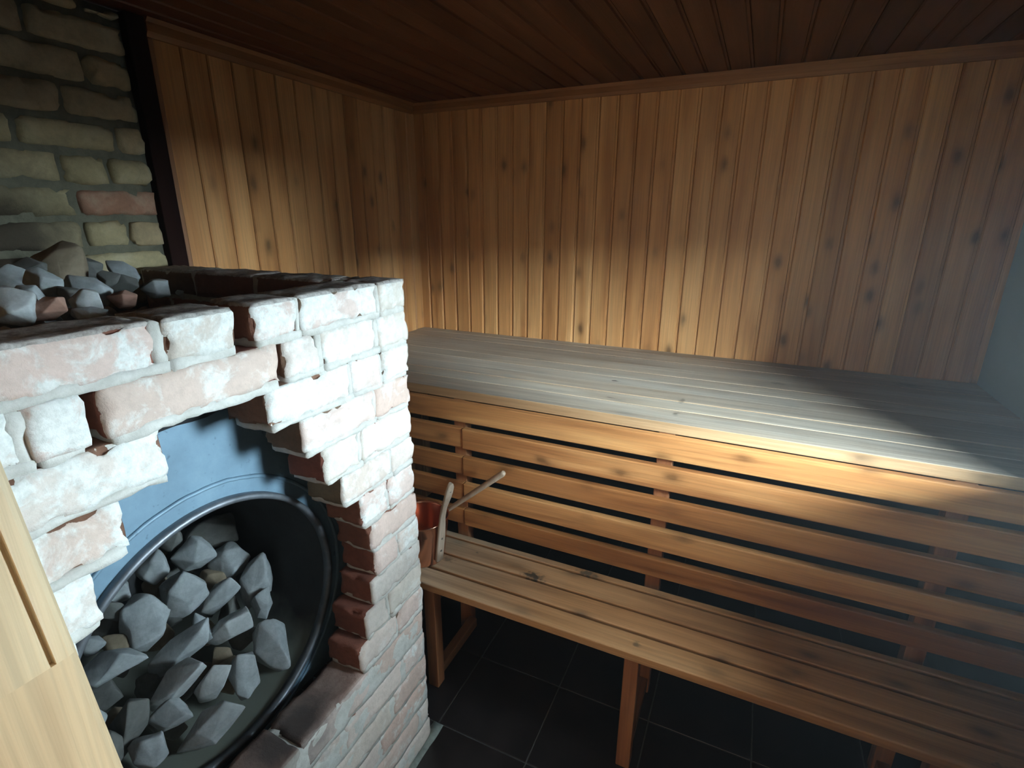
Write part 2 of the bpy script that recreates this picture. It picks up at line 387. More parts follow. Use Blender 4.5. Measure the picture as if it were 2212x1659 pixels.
m_oldmortar = mortar_mat('dark_old_mortar', (.07, .065, .045), (.15, .14, .10))

def stone_mat(name, base, alt, stain=0.25):
    m, nt, b = newmat(name); L = nt.links
    tc = N(nt, 'ShaderNodeTexCoord'); P = tc.outputs['Object']
    n1 = N(nt, 'ShaderNodeTexNoise', Scale=14.0, Detail=6.0, Roughness=.65, Distortion=.5); L.new(P, n1.inputs['Vector'])
    n2 = N(nt, 'ShaderNodeTexNoise', Scale=90.0, Detail=4.0, Roughness=.7); L.new(P, n2.inputs['Vector'])
    n3 = N(nt, 'ShaderNodeTexNoise', Scale=6.0, Detail=3.0); L.new(P, n3.inputs['Vector'])
    c = ramp(nt, n1.outputs[0], [(.32, alt), (.6, base)]).outputs[0]
    c = mixc(nt, .45, c, ramp(nt, n2.outputs[0], [(.35, g3(.7)), (.6, g3(1.1))]).outputs[0], 'MULTIPLY')
    c = mixc(nt, fmath(nt, 'MULTIPLY', ramp(nt, n3.outputs[0], [(.58, g3(0)), (.68, g3(1))]).outputs[0], stain), c, (.16, .10, .05))
    L.new(c, b.inputs['Base Color']); b.inputs['Roughness'].default_value = .85
    bp = N(nt, 'ShaderNodeBump', Strength=.5, Distance=.004); L.new(n1.outputs[0], bp.inputs['Height']); L.new(bp.outputs[0], b.inputs['Normal'])
    return m
M_STONE = [stone_mat('grey_stone', (.42, .45, .46), (.27, .29, .30)),
           stone_mat('dark_stone', (.17, .17, .16), (.10, .10, .095)),
           stone_mat('pale_stone', (.56, .58, .58), (.38, .40, .41), .15),
           stone_mat('tan_stone', (.30, .235, .165), (.17, .13, .085), .3),
           stone_mat('reddish_stone', (.44, .26, .20), (.27, .14, .10), .2)]

# stones: x, y, z, long side, short side, tilt, tone, label
DRUM_STONES = [
    (-1.372, 0.830, 0.811, 0.171, 0.085, 5, 1, 'dark brown stone at the very back and top of the drum heap'),
    (-1.335, 0.750, 0.797, 0.107, 0.086, 20, 0, 'rounded grey stone high in the drum heap, just left of the rough grey boulder'),
    (-1.358, 0.657, 0.807, 0.087, 0.077, 25, 0, 'pale flat five-sided stone high on the left of the drum heap, near the rim'),
    (-1.279, 0.811, 0.757, 0.107, 0.102, 40, 0, 'rough grey boulder at the top right of the drum heap against dark steel'),
    (-1.256, 0.659, 0.752, 0.138, 0.103, 45, 0, 'big pale stone with dark brown lower left side, upper middle of drum heap'),
    (-1.195, 0.821, 0.706, 0.144, 0.080, 75, 0, 'tall pale stone on the right edge of the heap, directly below the rough grey boulder'),
    (-1.361, 0.559, 0.809, 0.072, 0.072, 50, 0, 'small blue-grey stone squeezed between the drum rim and the protruding left bricks'),
    (-1.256, 0.563, 0.744, 0.135, 0.105, 100, 0, 'large smooth grey stone standing upright in the left half of the drum heap'),
    (-1.319, 0.526, 0.783, 0.063, 0.052, 90, 1, 'dark grey stone on the left edge, beneath the small blue-grey one at the rim'),
    (-1.235, 0.728, 0.704, 0.138, 0.054, 38, 0, 'long thin grey stone slanting up through the centre of the drum heap'),
    (-1.141, 0.695, 0.672, 0.137, 0.061, 35, 2, 'bright slanted stone with sharp upper corner, just right of centre in the drum'),
    (-1.047, 0.732, 0.614, 0.136, 0.091, 110, 0, 'broad smooth pale stone at the right front of the drum heap, the rightmost of all'),
    (-1.041, 0.643, 0.603, 0.146, 0.058, 84, 0, 'narrow upright pale stone at the lower right of the drum heap'),
    (-1.184, 0.582, 0.674, 0.178, 0.065, 38, 0, 'long slanting blue-grey slab across the lower middle of the drum heap'),
    (-1.112, 0.529, 0.655, 0.164, 0.055, 40, 2, 'long slanting whitish slab with a small brown stain in the lower drum heap'),
    (-1.075, 0.580, 0.616, 0.106, 0.055, 50, 2, 'leaf-shaped stone with a pale right edge in the lower right of the drum heap'),
    (-1.070, 0.473, 0.632, 0.100, 0.061, 12, 0, 'wedge-shaped light grey stone low in the drum heap, left of the longest one'),
    (-1.004, 0.519, 0.587, 0.181, 0.057, 44, 0, 'longest slanted pale stone at the bottom right of the drum heap'),
    (-1.132, 0.365, 0.692, 0.088, 0.060, 100, 0, 'smooth pale stone at the lower left, half hidden by the door frame'),
    (-1.042, 0.413, 0.619, 0.080, 0.074, 20, 0, 'rounded pale blue-grey stone at the very bottom of the drum heap'),
    (-1.225, 0.448, 0.726, 0.158, 0.069, 18, 0, 'wide grey stone on the left of the drum heap, below the lowest protruding left brick'),
    (-1.101, 0.414, 0.654, 0.141, 0.057, 65, 1, 'layered dark grey stone leaning above the rounded one at the bottom'),
    (-1.282, 0.459, 0.758, 0.058, 0.047, 60, 0, 'small pale stone peeping out below the lowest protruding left brick'),
    (-1.138, 0.790, 0.671, 0.078, 0.044, 80, 0, 'small rounded grey pebble wedged at the right edge of the drum heap'),
    (-1.401, 0.730, 0.834, 0.091, 0.052, 30, 1, 'small dark stone tucked under the steel rim at the upper left of the drum heap'),
    (-1.075, 0.355, 0.658, 0.079, 0.061, 60, 1, 'dark grey stone at the bottom left corner of the drum heap'),
    (-1.189, 0.650, 0.681, 0.070, 0.035, 120, 0, 'small lilac-grey stone left of the bright slanted one in the heap centre'),
    (-1.134, 0.652, 0.607, 0.058, 0.058, 10, 3, 'brown shadowed stone set deep between pale ones near the heap centre'),
    (-1.297, 0.763, 0.709, 0.077, 0.064, 10, 3, 'yellow-brown stone deep in a gap below the rough grey boulder'),
    (-1.280, 0.499, 0.715, 0.066, 0.066, 10, 3, 'dark brown stone deep in a gap at the left of the drum heap'),
]
TOP_STONES = [
    (-1.450, 0.659, 1.589, 0.137, 0.090, 10, 3, 'large tan stone forming the peak of the stones on top of the brick stove'),
    (-1.350, 0.533, 1.579, 0.070, 0.056, -20, 0, 'pale rounded stone at the left edge of the heap on top of the stove'),
    (-1.080, 0.419, 1.560, 0.075, 0.056, 0, 2, 'big pale bluish stone at the front left of the heap on the stove top'),
    (-1.200, 0.520, 1.582, 0.065, 0.043, -25, 0, 'grey stone with a bright chipped edge in front of the tan peak stone'),
    (-1.200, 0.581, 1.561, 0.087, 0.057, -20, 0, 'blue-grey triangular stone right of the middle of the heap on the stove'),
    (-1.080, 0.522, 1.555, 0.050, 0.040, 20, 2, 'small lilac-white pointed stone near the front rim of the stove top'),
    (-1.020, 0.494, 1.542, 0.059, 0.025, 0, 0, 'low beige wedge stone lying against the front brick rim'),
    (-1.050, 0.451, 1.555, 0.057, 0.032, 10, 4, 'pinkish stone with a dark hollow, lying behind the front brick rim'),
    (-1.500, 0.825, 1.560, 0.091, 0.044, -30, 0, 'light curved stone at the back right of the heap on top of the stove'),
    (-1.350, 0.729, 1.547, 0.067, 0.039, 0, 1, 'mid grey stone lying below the light curved one at the back right'),
    (-1.350, 0.809, 1.532, 0.065, 0.046, 15, 0, 'pointed grey stone at the right end of the heap on the stove'),
    (-1.120, 0.604, 1.546, 0.056, 0.033, 0, 4, 'reddish brick fragment among the grey stones on top of the stove'),
    (-1.450, 0.926, 1.497, 0.021, 0.018, 0, 0, 'tiny lone chip of stone at the far right of the stove top hollow'),
    (-1.350, 0.703, 1.565, 0.048, 0.036, 0, 1, 'small dark blue-grey stone right behind the triangular one'),
    (-1.160, 0.472, 1.566, 0.057, 0.041, 0, 0, 'flat blue-grey stone between the big front one and the pinkish one'),
    (-1.150, 0.529, 1.560, 0.051, 0.038, 0, 1, 'dark stone deep in the gap in front of the triangular one'),
    (-1.400, 0.583, 1.596, 0.069, 0.039, 0, 1, 'dull grey stone left of the tan peak stone'),
    (-1.500, 0.743, 1.576, 0.069, 0.046, -30, 1, 'olive grey stone sloping down to the right of the tan peak stone'),
]

# ================================================================== THE ROOM
XL, XR, YB, ZC = -1.728, 0.83, 2.50, 2.255
Y0, Y1 = 0.02, 0.145            # thickness of the wall with the doorway

def board_section(w, flip=1):
    # face, groove and recessed bead of one tongue-and-groove board (u across, d towards the room)
    return [(0.0006, -0.014), (0.0006, -0.0045), (0.0045, 0.0), (w - 0.0125, 0.0), (w - 0.0095, -0.0055), (w - 0.0015, -0.0055), (w - 0.0015, -0.014)]

m_under_shade = solid('under_bench_shade', (.022, .02, .019), .9, 0, 20, .3, .3)  # shade under the bench put into the colour
# floor: tiles and grout in one mesh
bm = bmesh.new()
add_box(bm, XL - .02, XR + .62, -3.0, YB + .02, -0.06, -0.0035, mi=1)
x = -0.813 - 0.335 * 3
while x < 1.5:
    y = 1.142 - 0.318 * 13
    while y < YB:
        a, b_ = max(x + .002, XL - .02), min(x + .333, XR + .02)
        c_, d_ = y + .002, min(y + .316, YB + .02)
        if b_ - a > .02 and d_ - c_ > .02: add_box(bm, a, b_, c_, d_, -0.03, 0.0, bev=.0012, seg=1, mi=0)
        y += 0.318
    x += 0.335
tag(link('floor', bm, [m_tile, m_mortarfloor]), kind='structure')
bm = bmesh.new()
rough_box(bm, -.83, -.792, .10, 1.14, -.012, .004, r=.003, cell=.02, amp=.003, seed=3)
tag(link('trim_5', bm, m_tilebed), kind='structure')

# ceiling boards run away from the door
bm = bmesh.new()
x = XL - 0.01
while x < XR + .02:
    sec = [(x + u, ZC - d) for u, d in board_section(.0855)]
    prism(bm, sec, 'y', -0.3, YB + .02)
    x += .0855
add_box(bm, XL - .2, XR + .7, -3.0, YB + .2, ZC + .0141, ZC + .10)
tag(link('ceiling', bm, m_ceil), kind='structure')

# back wall panelling
bm = bmesh.new()
x = -1.5 - .0855 * 3 + .0005
while x < XR - .001:
    sec = [(max(XL, min(XR, x + u)), YB - d) for u, d in board_section(.0855)]
    prism(bm, sec, 'z', 1.0, ZC)
    x += .0855
add_box(bm, XL - .1, XR + .6, YB + .0141, YB + .12, 1.0, ZC)
add_box(bm, XL - .1, XR + .6, YB - .002, YB + .12, 0, 1.0, mi=1)   # wall below the bench, painted near-black for the shade there
tag(link('wall_back', bm, [m_wall_z, m_under_shade]), kind='structure')

# left wall: pine panelling beyond the stove
bm = bmesh.new()
ys = [1.163]
while ys[-1] < YB: ys.append(ys[-1] + .0905)
for ya, yb_ in zip(ys[:-1], ys[1:]):
    w_ = min(yb_, YB) - ya
    sec = [(XL + d, ya + min(u, w_)) for u, d in board_section(.0905)]
    prism(bm, sec, 'z', 0.0, ZC)
add_box(bm, XL - .12, XL - .0141, 1.09, YB + .1, 0, ZC)
tag(link('wall_left', bm, m_wall_z), kind='structure')

# left wall: old brickwork behind the stove
bm = bmesh.new()
random.seed(5)
z = 0.0; k = 0
zj = 1.615 - .0868 * 18 
rows = [(zj + .0868 * i) for i in range(0, 26)]
for i, z in enumerate(rows):
    y = 1.09
    first = [.085, .20, .13, .245, .10, .22, .12][i % 7]
    ln = first
    while y > -.1:
        a = max(y - ln, -.12)
        sd = i * 7.3 + y * 31
        z1_ = min(z + .0868 - .013 - random.random() * .004, ZC - .01)
        if z1_ - max(z, 0) > .02:
            rough_box(bm, XL - .10, XL + .004 + random.uniform(-.004, .004), a + .006, y - .006, max(z, 0) + random.random() * .003, z1_, r=.0065, cell=.016, amp=.004, seed=sd, chip=.016)
        y = a; ln = random.choice([.24, .235, .12, .245, .25])
bm2_faces = len(bm.faces)
rough_box(bm, XL - .13, XL - .012, -.12, 1.092, 0, ZC, r=.002, cell=.05, amp=.005, seed=1, mi=1)
tag(link('wall_left', bm, [m_oldbrick, m_oldmortar]), kind='structure')

# right wall with its deep window opening
WY0, WY1, WZ0, WZ1, WT = 0.93, 1.30, 1.20, 1.79, 0.22
bm = bmesh.new()
add_box(bm, XR, XR + WT, -3.0, WY0, 0, ZC)
add_box(bm, XR, XR + WT, WY1, YB + .02, 0, ZC)
add_box(bm, XR, XR + WT, WY0, WY1, 0, WZ0)
add_box(bm, XR, XR + WT, WY0, WY1, WZ1, ZC)
tag(link('wall_right', bm, m_glare_wall), kind='structure')
bm = bmesh.new()
fx0, fx1 = XR + WT - .07, XR + WT - .02
add_box(bm, fx0, fx1, WY0, WY0 + .035, WZ0, WZ1, .003)
add_box(bm, fx0, fx1, WY1 - .035, WY1, WZ0, WZ1, .003)
add_box(bm, fx0, fx1, WY0, WY1, WZ0, WZ0 + .035, .003)
add_box(bm, fx0, fx1, WY0, WY1, WZ1 - .035, WZ1, .003)
win = tag(link('window_1', bm, m_frame), kind='structure')
m_glass, nt, b = newmat('thin_window_glass')
nt.nodes.remove(b)
tr = N(nt, 'ShaderNodeBsdfTransparent'); gl = N(nt, 'ShaderNodeBsdfGlossy', Roughness=0.02)
mx = N(nt, 'ShaderNodeMixShader'); mx.inputs[0].default_value = .06
nt.links.new(tr.outputs[0], mx.inputs[1]); nt.links.new(gl.outputs[0], mx.inputs[2])
nt.links.new(mx.outputs[0], nt.nodes['Material Output'].inputs[0])
bm = bmesh.new()
add_box(bm, fx0 + .02, fx0 + .026, WY0 + .03, WY1 - .03, WZ0 + .03, WZ1 - .03)
link('window_pane', bm, m_glass, win)

# wall with the doorway, around and behind the camera
DX0, DX1, DZ = -.49, .42, 2.06
bm = bmesh.new()
add_box(bm, XL - .02, DX0, Y0, Y1 - .01, 0, ZC)
add_box(bm, DX1, XR + .3, Y0, Y1 - .01, 0, ZC)
add_box(bm, DX0, DX1, Y0, Y1 - .01, DZ, ZC)
tag(link('wall_front', bm, m_wall_z), kind='structure')
# door frame: pale new pine; the post on the hinge side shows a machined groove that stops short
bm = bmesh.new()
tilt = Matrix.Rotation(math.radians(2.4), 4, 'X')
ye = 0.1508
JX = -.45
# post outline seen from above (x, y); the groove is cut 4 mm wide into the face towards the doorway
def post(zlo, zhi, groove):
    pts = [(JX - .04, Y0 - .02), (JX, Y0 - .02)]
    if groove: pts += [(JX, ye - .0185), (JX - .006, ye - .0180), (JX - .006, ye - .0150), (JX, ye - .0145)]
    pts += [(JX, ye - .006), (JX - .0012, ye - .0025), (JX - .004, ye), (JX - .04, ye)]
    prism(bm, pts, 'z', zlo, zhi)
post(0, 1.372, False); post(1.372, DZ - .04, True)
for v in bm.verts:
    v.co = v.co + Vector((0, -(v.co.z - 1.40) * math.tan(math.radians(2.5)) * (1 if v.co.y > .1 else 0), 0))
add_box(bm, DX1 - .04, DX1, Y0 - .02, ye, 0, DZ - .04, .004)
add_box(bm, DX0, DX1, Y0 - .02, ye - .03, DZ - .04, DZ, .004)
tag(link('door_1', bm, m_jamb), kind='structure')

# trims
bm = bmesh.new()
prism(bm, [(YB - .001, ZC - .046), (YB - .012, ZC - .046), (YB - .020, ZC - .034), (YB - .020, ZC - .012), (YB - .032, ZC - .001), (YB - .001, ZC - .001)], 'x', XL + .001, XR - .001)
tag(link('trim_1', bm, m_trim_x), kind='structure')
bm = bmesh.new()
prism(bm, [(XL + .001, ZC - .05), (XL + .012, ZC - .05), (XL + .020, ZC - .036), (XL + .020, ZC - .012), (XL + .03, ZC - .001), (XL + .001, ZC - .001)], 'y', 1.145, YB - .033)
tag(link('trim_2', bm, m_trim_y), kind='structure')
bm = bmesh.new()
add_box(bm, XL - .02, XL + .018, 1.088, 1.1435, 0, ZC - .001, .003)
tag(link('trim_3', bm, m_darkpost), kind='structure')
bm = bmesh.new()
add_box(bm, XL, XL + .010, 1.144, 1.1635, 0, ZC - .052, .003)
tag(link('trim_4', bm, m_trim_z), kind='structure')

# ================================================================== BENCHES
up = empty('upper_bench', (-.45, 2.04, 0))
tag(up, 'tall upper sauna bench against the back wall, worn grey boards above a slatted front', 'bench')
random.seed(11)
ZU = 1.09
edges = [1.575, 1.697, 1.791, 1.893, 1.991, 2.093, 2.203, 2.318, 2.425, 2.497]
bm = bmesh.new()
for a, b_ in zip(edges[:-1], edges[1:]):
    dz = random.uniform(-.002, .001)
    add_box(bm, XL + .003, XR - .003, a + (.001 if a > 1.6 else 0), b_ - .0008, ZU - .036 + dz, ZU + dz, .0022, 2)
link('seat', bm, m_seat_up, up)
SL = [(-.6475, .0795), (-.753, .082), (-.870, .077), (-.983, .078), (-1.097, .070)]
bm = bmesh.new()
for i, (zt, hh) in enumerate(SL):
    zt += 1.70
    if i == 0:
        add_box(bm, XL + .003, XR - .003, 1.548, 1.5745, zt - hh, zt, .004, 3)
    else:
        add_box(bm, XL + .003, -.9285, 1.5515, 1.5745, zt - hh + .001, zt - .001, .004, 3)
        add_box(bm, -.927, XR - .003, 1.548, 1.5745, zt - hh, zt, .004, 3)
link('slatted_front', bm, m_slat, up)
for px in (-1.68, -.950, -.192, .56):
    bm = bmesh.new(); add_box(bm, px - .025, px + .025, 1.575, 1.62, 0, ZU - .038, .003)
    link('post', bm, m_leg, up)
    bm = bmesh.new(); add_box(bm, px - .02, px + .02, 1.621, 2.49, ZU - .10, ZU - .039, .003)
    link('cross_beam', bm, m_leg_y, up)

lo = empty('lower_bench', (-.45, 1.41, 0))
tag(lo, 'low sauna bench step with four weathered seat boards, in front of the slatted upper bench', 'bench')
ZLb = .49
bm = bmesh.new()
for a, b_ in ((1.2355, 1.3150), (1.3265, 1.4075), (1.4180, 1.5080), (1.5175, 1.546)):
    add_box(bm, XL + .003, XR - .003, a, b_, ZLb - .030, ZLb, .0045, 3)
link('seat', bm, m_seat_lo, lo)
for px in (-1.66, -.912, -.190, .56):
    bm = bmesh.new(); add_box(bm, px - .022, px + .022, 1.262, 1.307, 0, ZLb - .031, .003)
    link('leg', bm, m_leg, lo)
    bm = bmesh.new(); add_box(bm, px - .018, px + .018, 1.308, 1.574, ZLb - .085, ZLb - .031, .003)
    link('cross_beam', bm, m_leg_y, lo)
    bm = bmesh.new(); add_box(bm, px - .018, px + .018, 1.308, 1.574, .03, .07, .003)
    link('foot_bar', bm, m_leg_y, lo)

# ================================================================== BUCKET AND LADLE
bx, by, bz = -1.000, 1.365, ZLb
bk = empty('copper_bucket', (bx, by, bz))
tag(bk, 'copper water bucket with pale wooden side arm on the lower bench behind the stove', 'bucket')
bm = bmesh.new()
H = .172
lathe(bm, [(0, .001), (.074, .001), (.079, .004), (.081, .012), (.0955, H - .045), (.096, H - .043), (.0965, H - .039), (.1005, H - .004), (.1025, H), (.1035, H + .002), (.102, H + .004), (.099, H + .002), (.097, H - .006), (.091, H - .05), (.0775, .016), (.070, .008), (0, .008)], 64, Matrix.Translation((bx, by, bz)))
link('body', bm, m_copper, bk)
def arm(sgn):
    """S-curved wooden upright riveted to the bucket side"""
    bm = bmesh.new()
    th, wd = .013, .034
    path = [(.086, .022, 1.0), (.093, .075, 1.0), (.101, .125, 1.0), (.107, .168, .92), (.112, .210, .72), (.123, .252, .70), (.137, .284, .88), (.149, .314, 1.0), (.157, .340, .92), (.160, .354, .6), (.161, .360, .25)]
    rings = []
    for j, (px, pz, wk) in enumerate(path):
        a, c_ = path[max(0, j - 1)], path[min(len(path) - 1, j + 1)]
        t = Vector((c_[0] - a[0], 0, c_[1] - a[1])).normalized(); nrm = Vector((t.z, 0, -t.x))
        ring = []
        for i in range(16):
            an = 2 * PI * i / 16
            ca, sa = math.cos(an), math.sin(an)
            q = Vector((px + .002, 0, pz)) + nrm * (th / 2 * math.copysign(abs(ca) ** .5, ca)) + Vector((0, wd / 2 * wk * math.copysign(abs(sa) ** .5, sa), 0))
            q.x *= sgn
            ring.append(bm.verts.new(Vector((bx, by, bz)) + Matrix.Rotation(math.radians(-14), 3, 'Z') @ q))
        rings.append(ring)
    for a, c_ in zip(rings[:-1], rings[1:]):
        for i in range(16):
            f = bm.faces.new((a[i], a[(i + 1) % 16], c_[(i + 1) % 16], c_[i])); f.smooth = True
    bm.faces.new(rings[0]); bm.faces.new(rings[-1][::-1])
    o = link('side_arm', bm, m_handle, bk)
    for (px, pz, rr) in ((.1005, .066, .0042), (.1085, .120, .0042), (.160, .328, .0055)):
        b2 = bmesh.new()
        M = Matrix.Translation((bx, by, bz)) @ Matrix.Rotation(math.radians(-14), 4, 'Z') @ Matrix.Translation((sgn * px, 0, pz)) @ Matrix.Rotation(PI / 2, 4, 'Y')
        lathe(b2, [(0, -.003 * sgn), (rr, -.003 * sgn), (rr, .001 * sgn), (rr * .6, .0016 * sgn), (0, .0018 * sgn)], 14, M)
        link('rivet', b2, m_rivet, o)
arm(1); arm(-1)

ld = empty('ladle', (-1.076, 1.497, bz))
tag(ld, 'ladle with a long pale round wooden handle sticking up behind the copper bucket', 'ladle')
p0, p1 = Vector((-1.062, 1.497, bz + .048)), Vector((-.727, 1.50, bz + .342))
d = (p1 - p0); Lh = d.length; M = Matrix.Translation(p0) @ d.to_track_quat('Z', 'Y').to_matrix().to_4x4()
bm = bmesh.new()
lathe(bm, [(0, 0), (.006, .001), (.0075, .02), (.0085, .12), (.0105, .28), (.0115, Lh - .02), (.011, Lh - .006), (.0085, Lh), (0, Lh)], 20, M)
link('handle', bm, m_handle, ld)
bm = bmesh.new()
M2 = Matrix.Translation((-1.076, 1.497, bz + .001))
lathe(bm, [(0, 0), (.018, .002), (.031, .015), (.036, .034), (.0365, .046), (.035, .046), (.034, .034), (.029, .017), (.017, .005), (0, .003)], 32, M2)
link('bowl', bm, m_copper, ld)

# ================================================================== THE BRICK STOVE
sx0, sx1, sy0, sy1 = -.930, -.810, .150, 1.095
st = empty('brick_stove', (-1.27, .62, 0))
tag(st, 'square sauna stove of limewashed bricks with a stepped round opening and an open top', 'stove')
random.seed(21)
tops = [-.147, -.229, -.314, -.400, -.486, -.577, -.658, -.749, -.835, -.915, -.993, -1.080]
bots = [-.219, -.305, -.392, -.478, -.569, -.650, -.742, -.827, -.908, -.985, -1.072, -1.153]
# courses of the front: bricks (y from, y to) left to right; the opening is where nothing is listed
FR = {
 0: [(.150, .212), (.224, .467), (.481, .606), (.640, .742), (.750, .985), (.993, 1.092)],
 1: [(.150, .277), (.290, .356), (.378, .682), (.697, .786), (.797, .972), (.980, 1.094)],
 2: [(.150, .195), (.203, .446), (.644, .868), (.876, .978), (.986, 1.092)],
 3: [(.150, .371), (.717, .944), (.953, 1.093)],
 4: [(.150, .315), (.765, .880), (.888, 1.090)],
 5: [(.150, .274), (.810, .985), (.993, 1.093)],
 6: [(.150, .222), (.867, .965), (.973, 1.090)],
 7: [(.150, .196), (.891, 1.091)],
 8: [(.150, .188), (.898, .990), (.998, 1.093)],
 9: [(.150, .211), (.876, 1.092)],
 10: [(.150, .246), (.841, .930), (.938, 1.091)],
 11: [(.150, .277), (.809, .960), (.968, 1.094)],
}
bm = bmesh.new(); mo = bmesh.new()
for k in range(12):
    zt, zb = tops[k] + 1.70, bots[k] + 1.70
    for j, (ya, yb_) in enumerate(FR[k]):
        fr = random.uniform(-.003, .002)
        sd = k * 11.7 + j * 3.1
        x0_ = sx0 + random.uniform(-.004, .004)
        rough_box(bm, x0_, sx1 + fr, ya, yb_, zb, zt, r=.0042, cell=.0105, amp=.0022, seed=sd, chip=.016)
        # bed joint below and perpend to the right
        gapless = not (k == 0 and j == 2) and not (k == 1 and j in (1, 2))
        nxt = FR[k][j + 1][0] if j + 1 < len(FR[k]) else None
        ym1 = yb_ - .004
        if nxt is not None and nxt - yb_ < .05 and gapless: ym1 = nxt + .004
        zlow = (tops[k + 1] if k < 11 else -1.165) + 1.70
        # bed joint only where the course below carries it
        rough_box(mo, sx0 + .008, sx1 - .0025 + random.uniform(-.0015, .0015), ya + .006, ym1, zlow - .004 if k else zlow - .004, zb + .006, r=.003, cell=.014, amp=.003, seed=sd + .5, chip=.004)
        if ym1 > yb_: rough_box(mo, sx0 + .008, sx1 - .004 + random.uniform(-.002, .001), yb_ - .004, ym1, zb, zt - .003, r=.003, cell=.012, amp=.003, seed=sd + .7, chip=.004)
# trim the mortar under the stepped bricks: it may not hang into the opening (bed boxes are inside the brick outline)
zt = -1.165
k = 0
base_rows = []
z = zt
while z > -1.68:
    base_rows.append((z, max(z - .080, -1.70))); z -= .0895
for i, (za, zb_) in enumerate(base_rows):
    y = sy1 - .002
    ln = [.245, .12, .18, .245, .06, .20][i % 6]
    while y > sy0 + .01:
        a = max(y - ln, sy0)
        sd = 200 + i * 5.1 + y * 7
        rough_box(bm, sx0 + random.uniform(-.002, .004), sx1 + random.uniform(-.003, .002), a + .004, y - .004, zb_ + 1.70, za + 1.70, r=.0042, cell=.012, amp=.0022, seed=sd, chip=.012)
        y = a; ln = .250
    rough_box(mo, sx0 + .006, sx1 - .0025, sy0 + .004, sy1 - .008, max(za - .095, -1.70) + 1.70, za - .010 + 1.70, r=.003, cell=.016, amp=.003, seed=i + 50, chip=.003)
# end wall towards the benches, and the near end wall
allt = [(t, b_) for t, b_ in zip(tops, bots)] + base_rows
for i, (za, zb_) in enumerate(allt):
    for (ya, yb_) in ((sy1 - .120, sy1), (sy0, sy0 + .11)):
        x = XL + .022
        ln = .12 if i % 2 else .245
        while x < sx0 - .02:
            b2 = min(x + ln, sx0 - .004)
            if b2 - x > .02:
                rough_box(bm, x + .004, b2 - .004, ya + random.uniform(0, .003), yb_ - random.uniform(0, .004), zb_ + 1.70, za + 1.70, r=.007, cell=.016, amp=.003, seed=400 + i * 3.3 + x * 9, chip=.010)
            x = b2; ln = .245
        z2 = max(za - .095, -1.70) + 1.70
        rough_box(mo, XL + .022, sx0 + .006, ya + .008, yb_ - .008, z2, za - .004 + 1.70, r=.003, cell=.03, amp=.003, seed=i + 90, chip=.003)
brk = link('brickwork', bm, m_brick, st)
link('mortar', mo, m_mortar, st)

# blue steel front plate with the round mouth of the drum
PX, CY, CZ, RR = -.985, .582, 1.70 - .8925, .3125
bm = bmesh.new()
y0_, y1_, z0_, z1_ = sy0 + .115, sy1 - .125, .47, 1.335
NSEG = 96
for xx in (PX, PX - .006):
    inner = [bm.verts.new((xx, CY + RR * math.cos(2 * PI * i / NSEG), CZ + RR * math.sin(2 * PI * i / NSEG))) for i in range(NSEG)]
    outer = []
    for i in range(NSEG):
        cx_, sx_ = math.cos(2 * PI * i / NSEG), math.sin(2 * PI * i / NSEG)
        t = min([((y1_ - CY) if cx_ > 0 else (y0_ - CY)) / cx_ if abs(cx_) > 1e-6 else 1e9, ((z1_ - CZ) if sx_ > 0 else (z0_ - CZ)) / sx_ if abs(sx_) > 1e-6 else 1e9])
        outer.append(bm.verts.new((xx, CY + t * cx_, CZ + t * sx_)))
    for i in range(NSEG):
        bm.faces.new((inner[i], inner[(i + 1) % NSEG], outer[(i + 1) % NSEG], outer[i]))
    if xx == PX: in0, out0 = inner, outer
    else:
        for i in range(NSEG):
            bm.faces.new((in0[i], in0[(i + 1) % NSEG], inner[(i + 1) % NSEG], inner[i]))
            bm.faces.new((out0[i], out0[(i + 1) % NSEG], outer[(i + 1) % NSEG], outer[i]))
link('front_plate', bm, m_plate, st)
MX = Matrix.Translation((0, CY, CZ)) @ Matrix.Rotation(PI / 2, 4, 'Y')   # local z -> +x
bm = bmesh.new()
lathe(bm, [(RR - .001, PX - .004), (RR - .001, -1.52), (0, -1.52), (0, -1.528), (RR + .006, -1.528), (RR + .006, PX - .007)], 96, MX)
dr = link('drum', bm, m_soot, st)
bm = bmesh.new()
lathe(bm, [(RR - .008, PX - .003), (RR - .008, PX + .014), (RR - .004, PX + .018), (RR + .004, PX + .017), (RR + .007, PX + .012), (RR + .007, PX - .003)], 128, MX, close=True)
link('drum_rim', bm, m_iron, dr)
bm = bmesh.new()
lathe(bm, [(.350, PX - .001), (.351, PX + .0035), (.355, PX + .006), (.359, PX + .0035), (.360, PX - .001)], 128, MX, close=True)
for v in bm.verts: v.co += Vector((0, 1, 1)) * .0015 * noise.noise(v.co * 40)
link('weld_seam', bm, m_plate, st)
bm = bmesh.new()
rough_box(bm, XL + .03, PX + .004, sy0 + .115, sy1 - .125, 1.31, 1.345, r=.004, cell=.03, amp=.004, seed=8)
link('firebox_top', bm, m_soot, st)

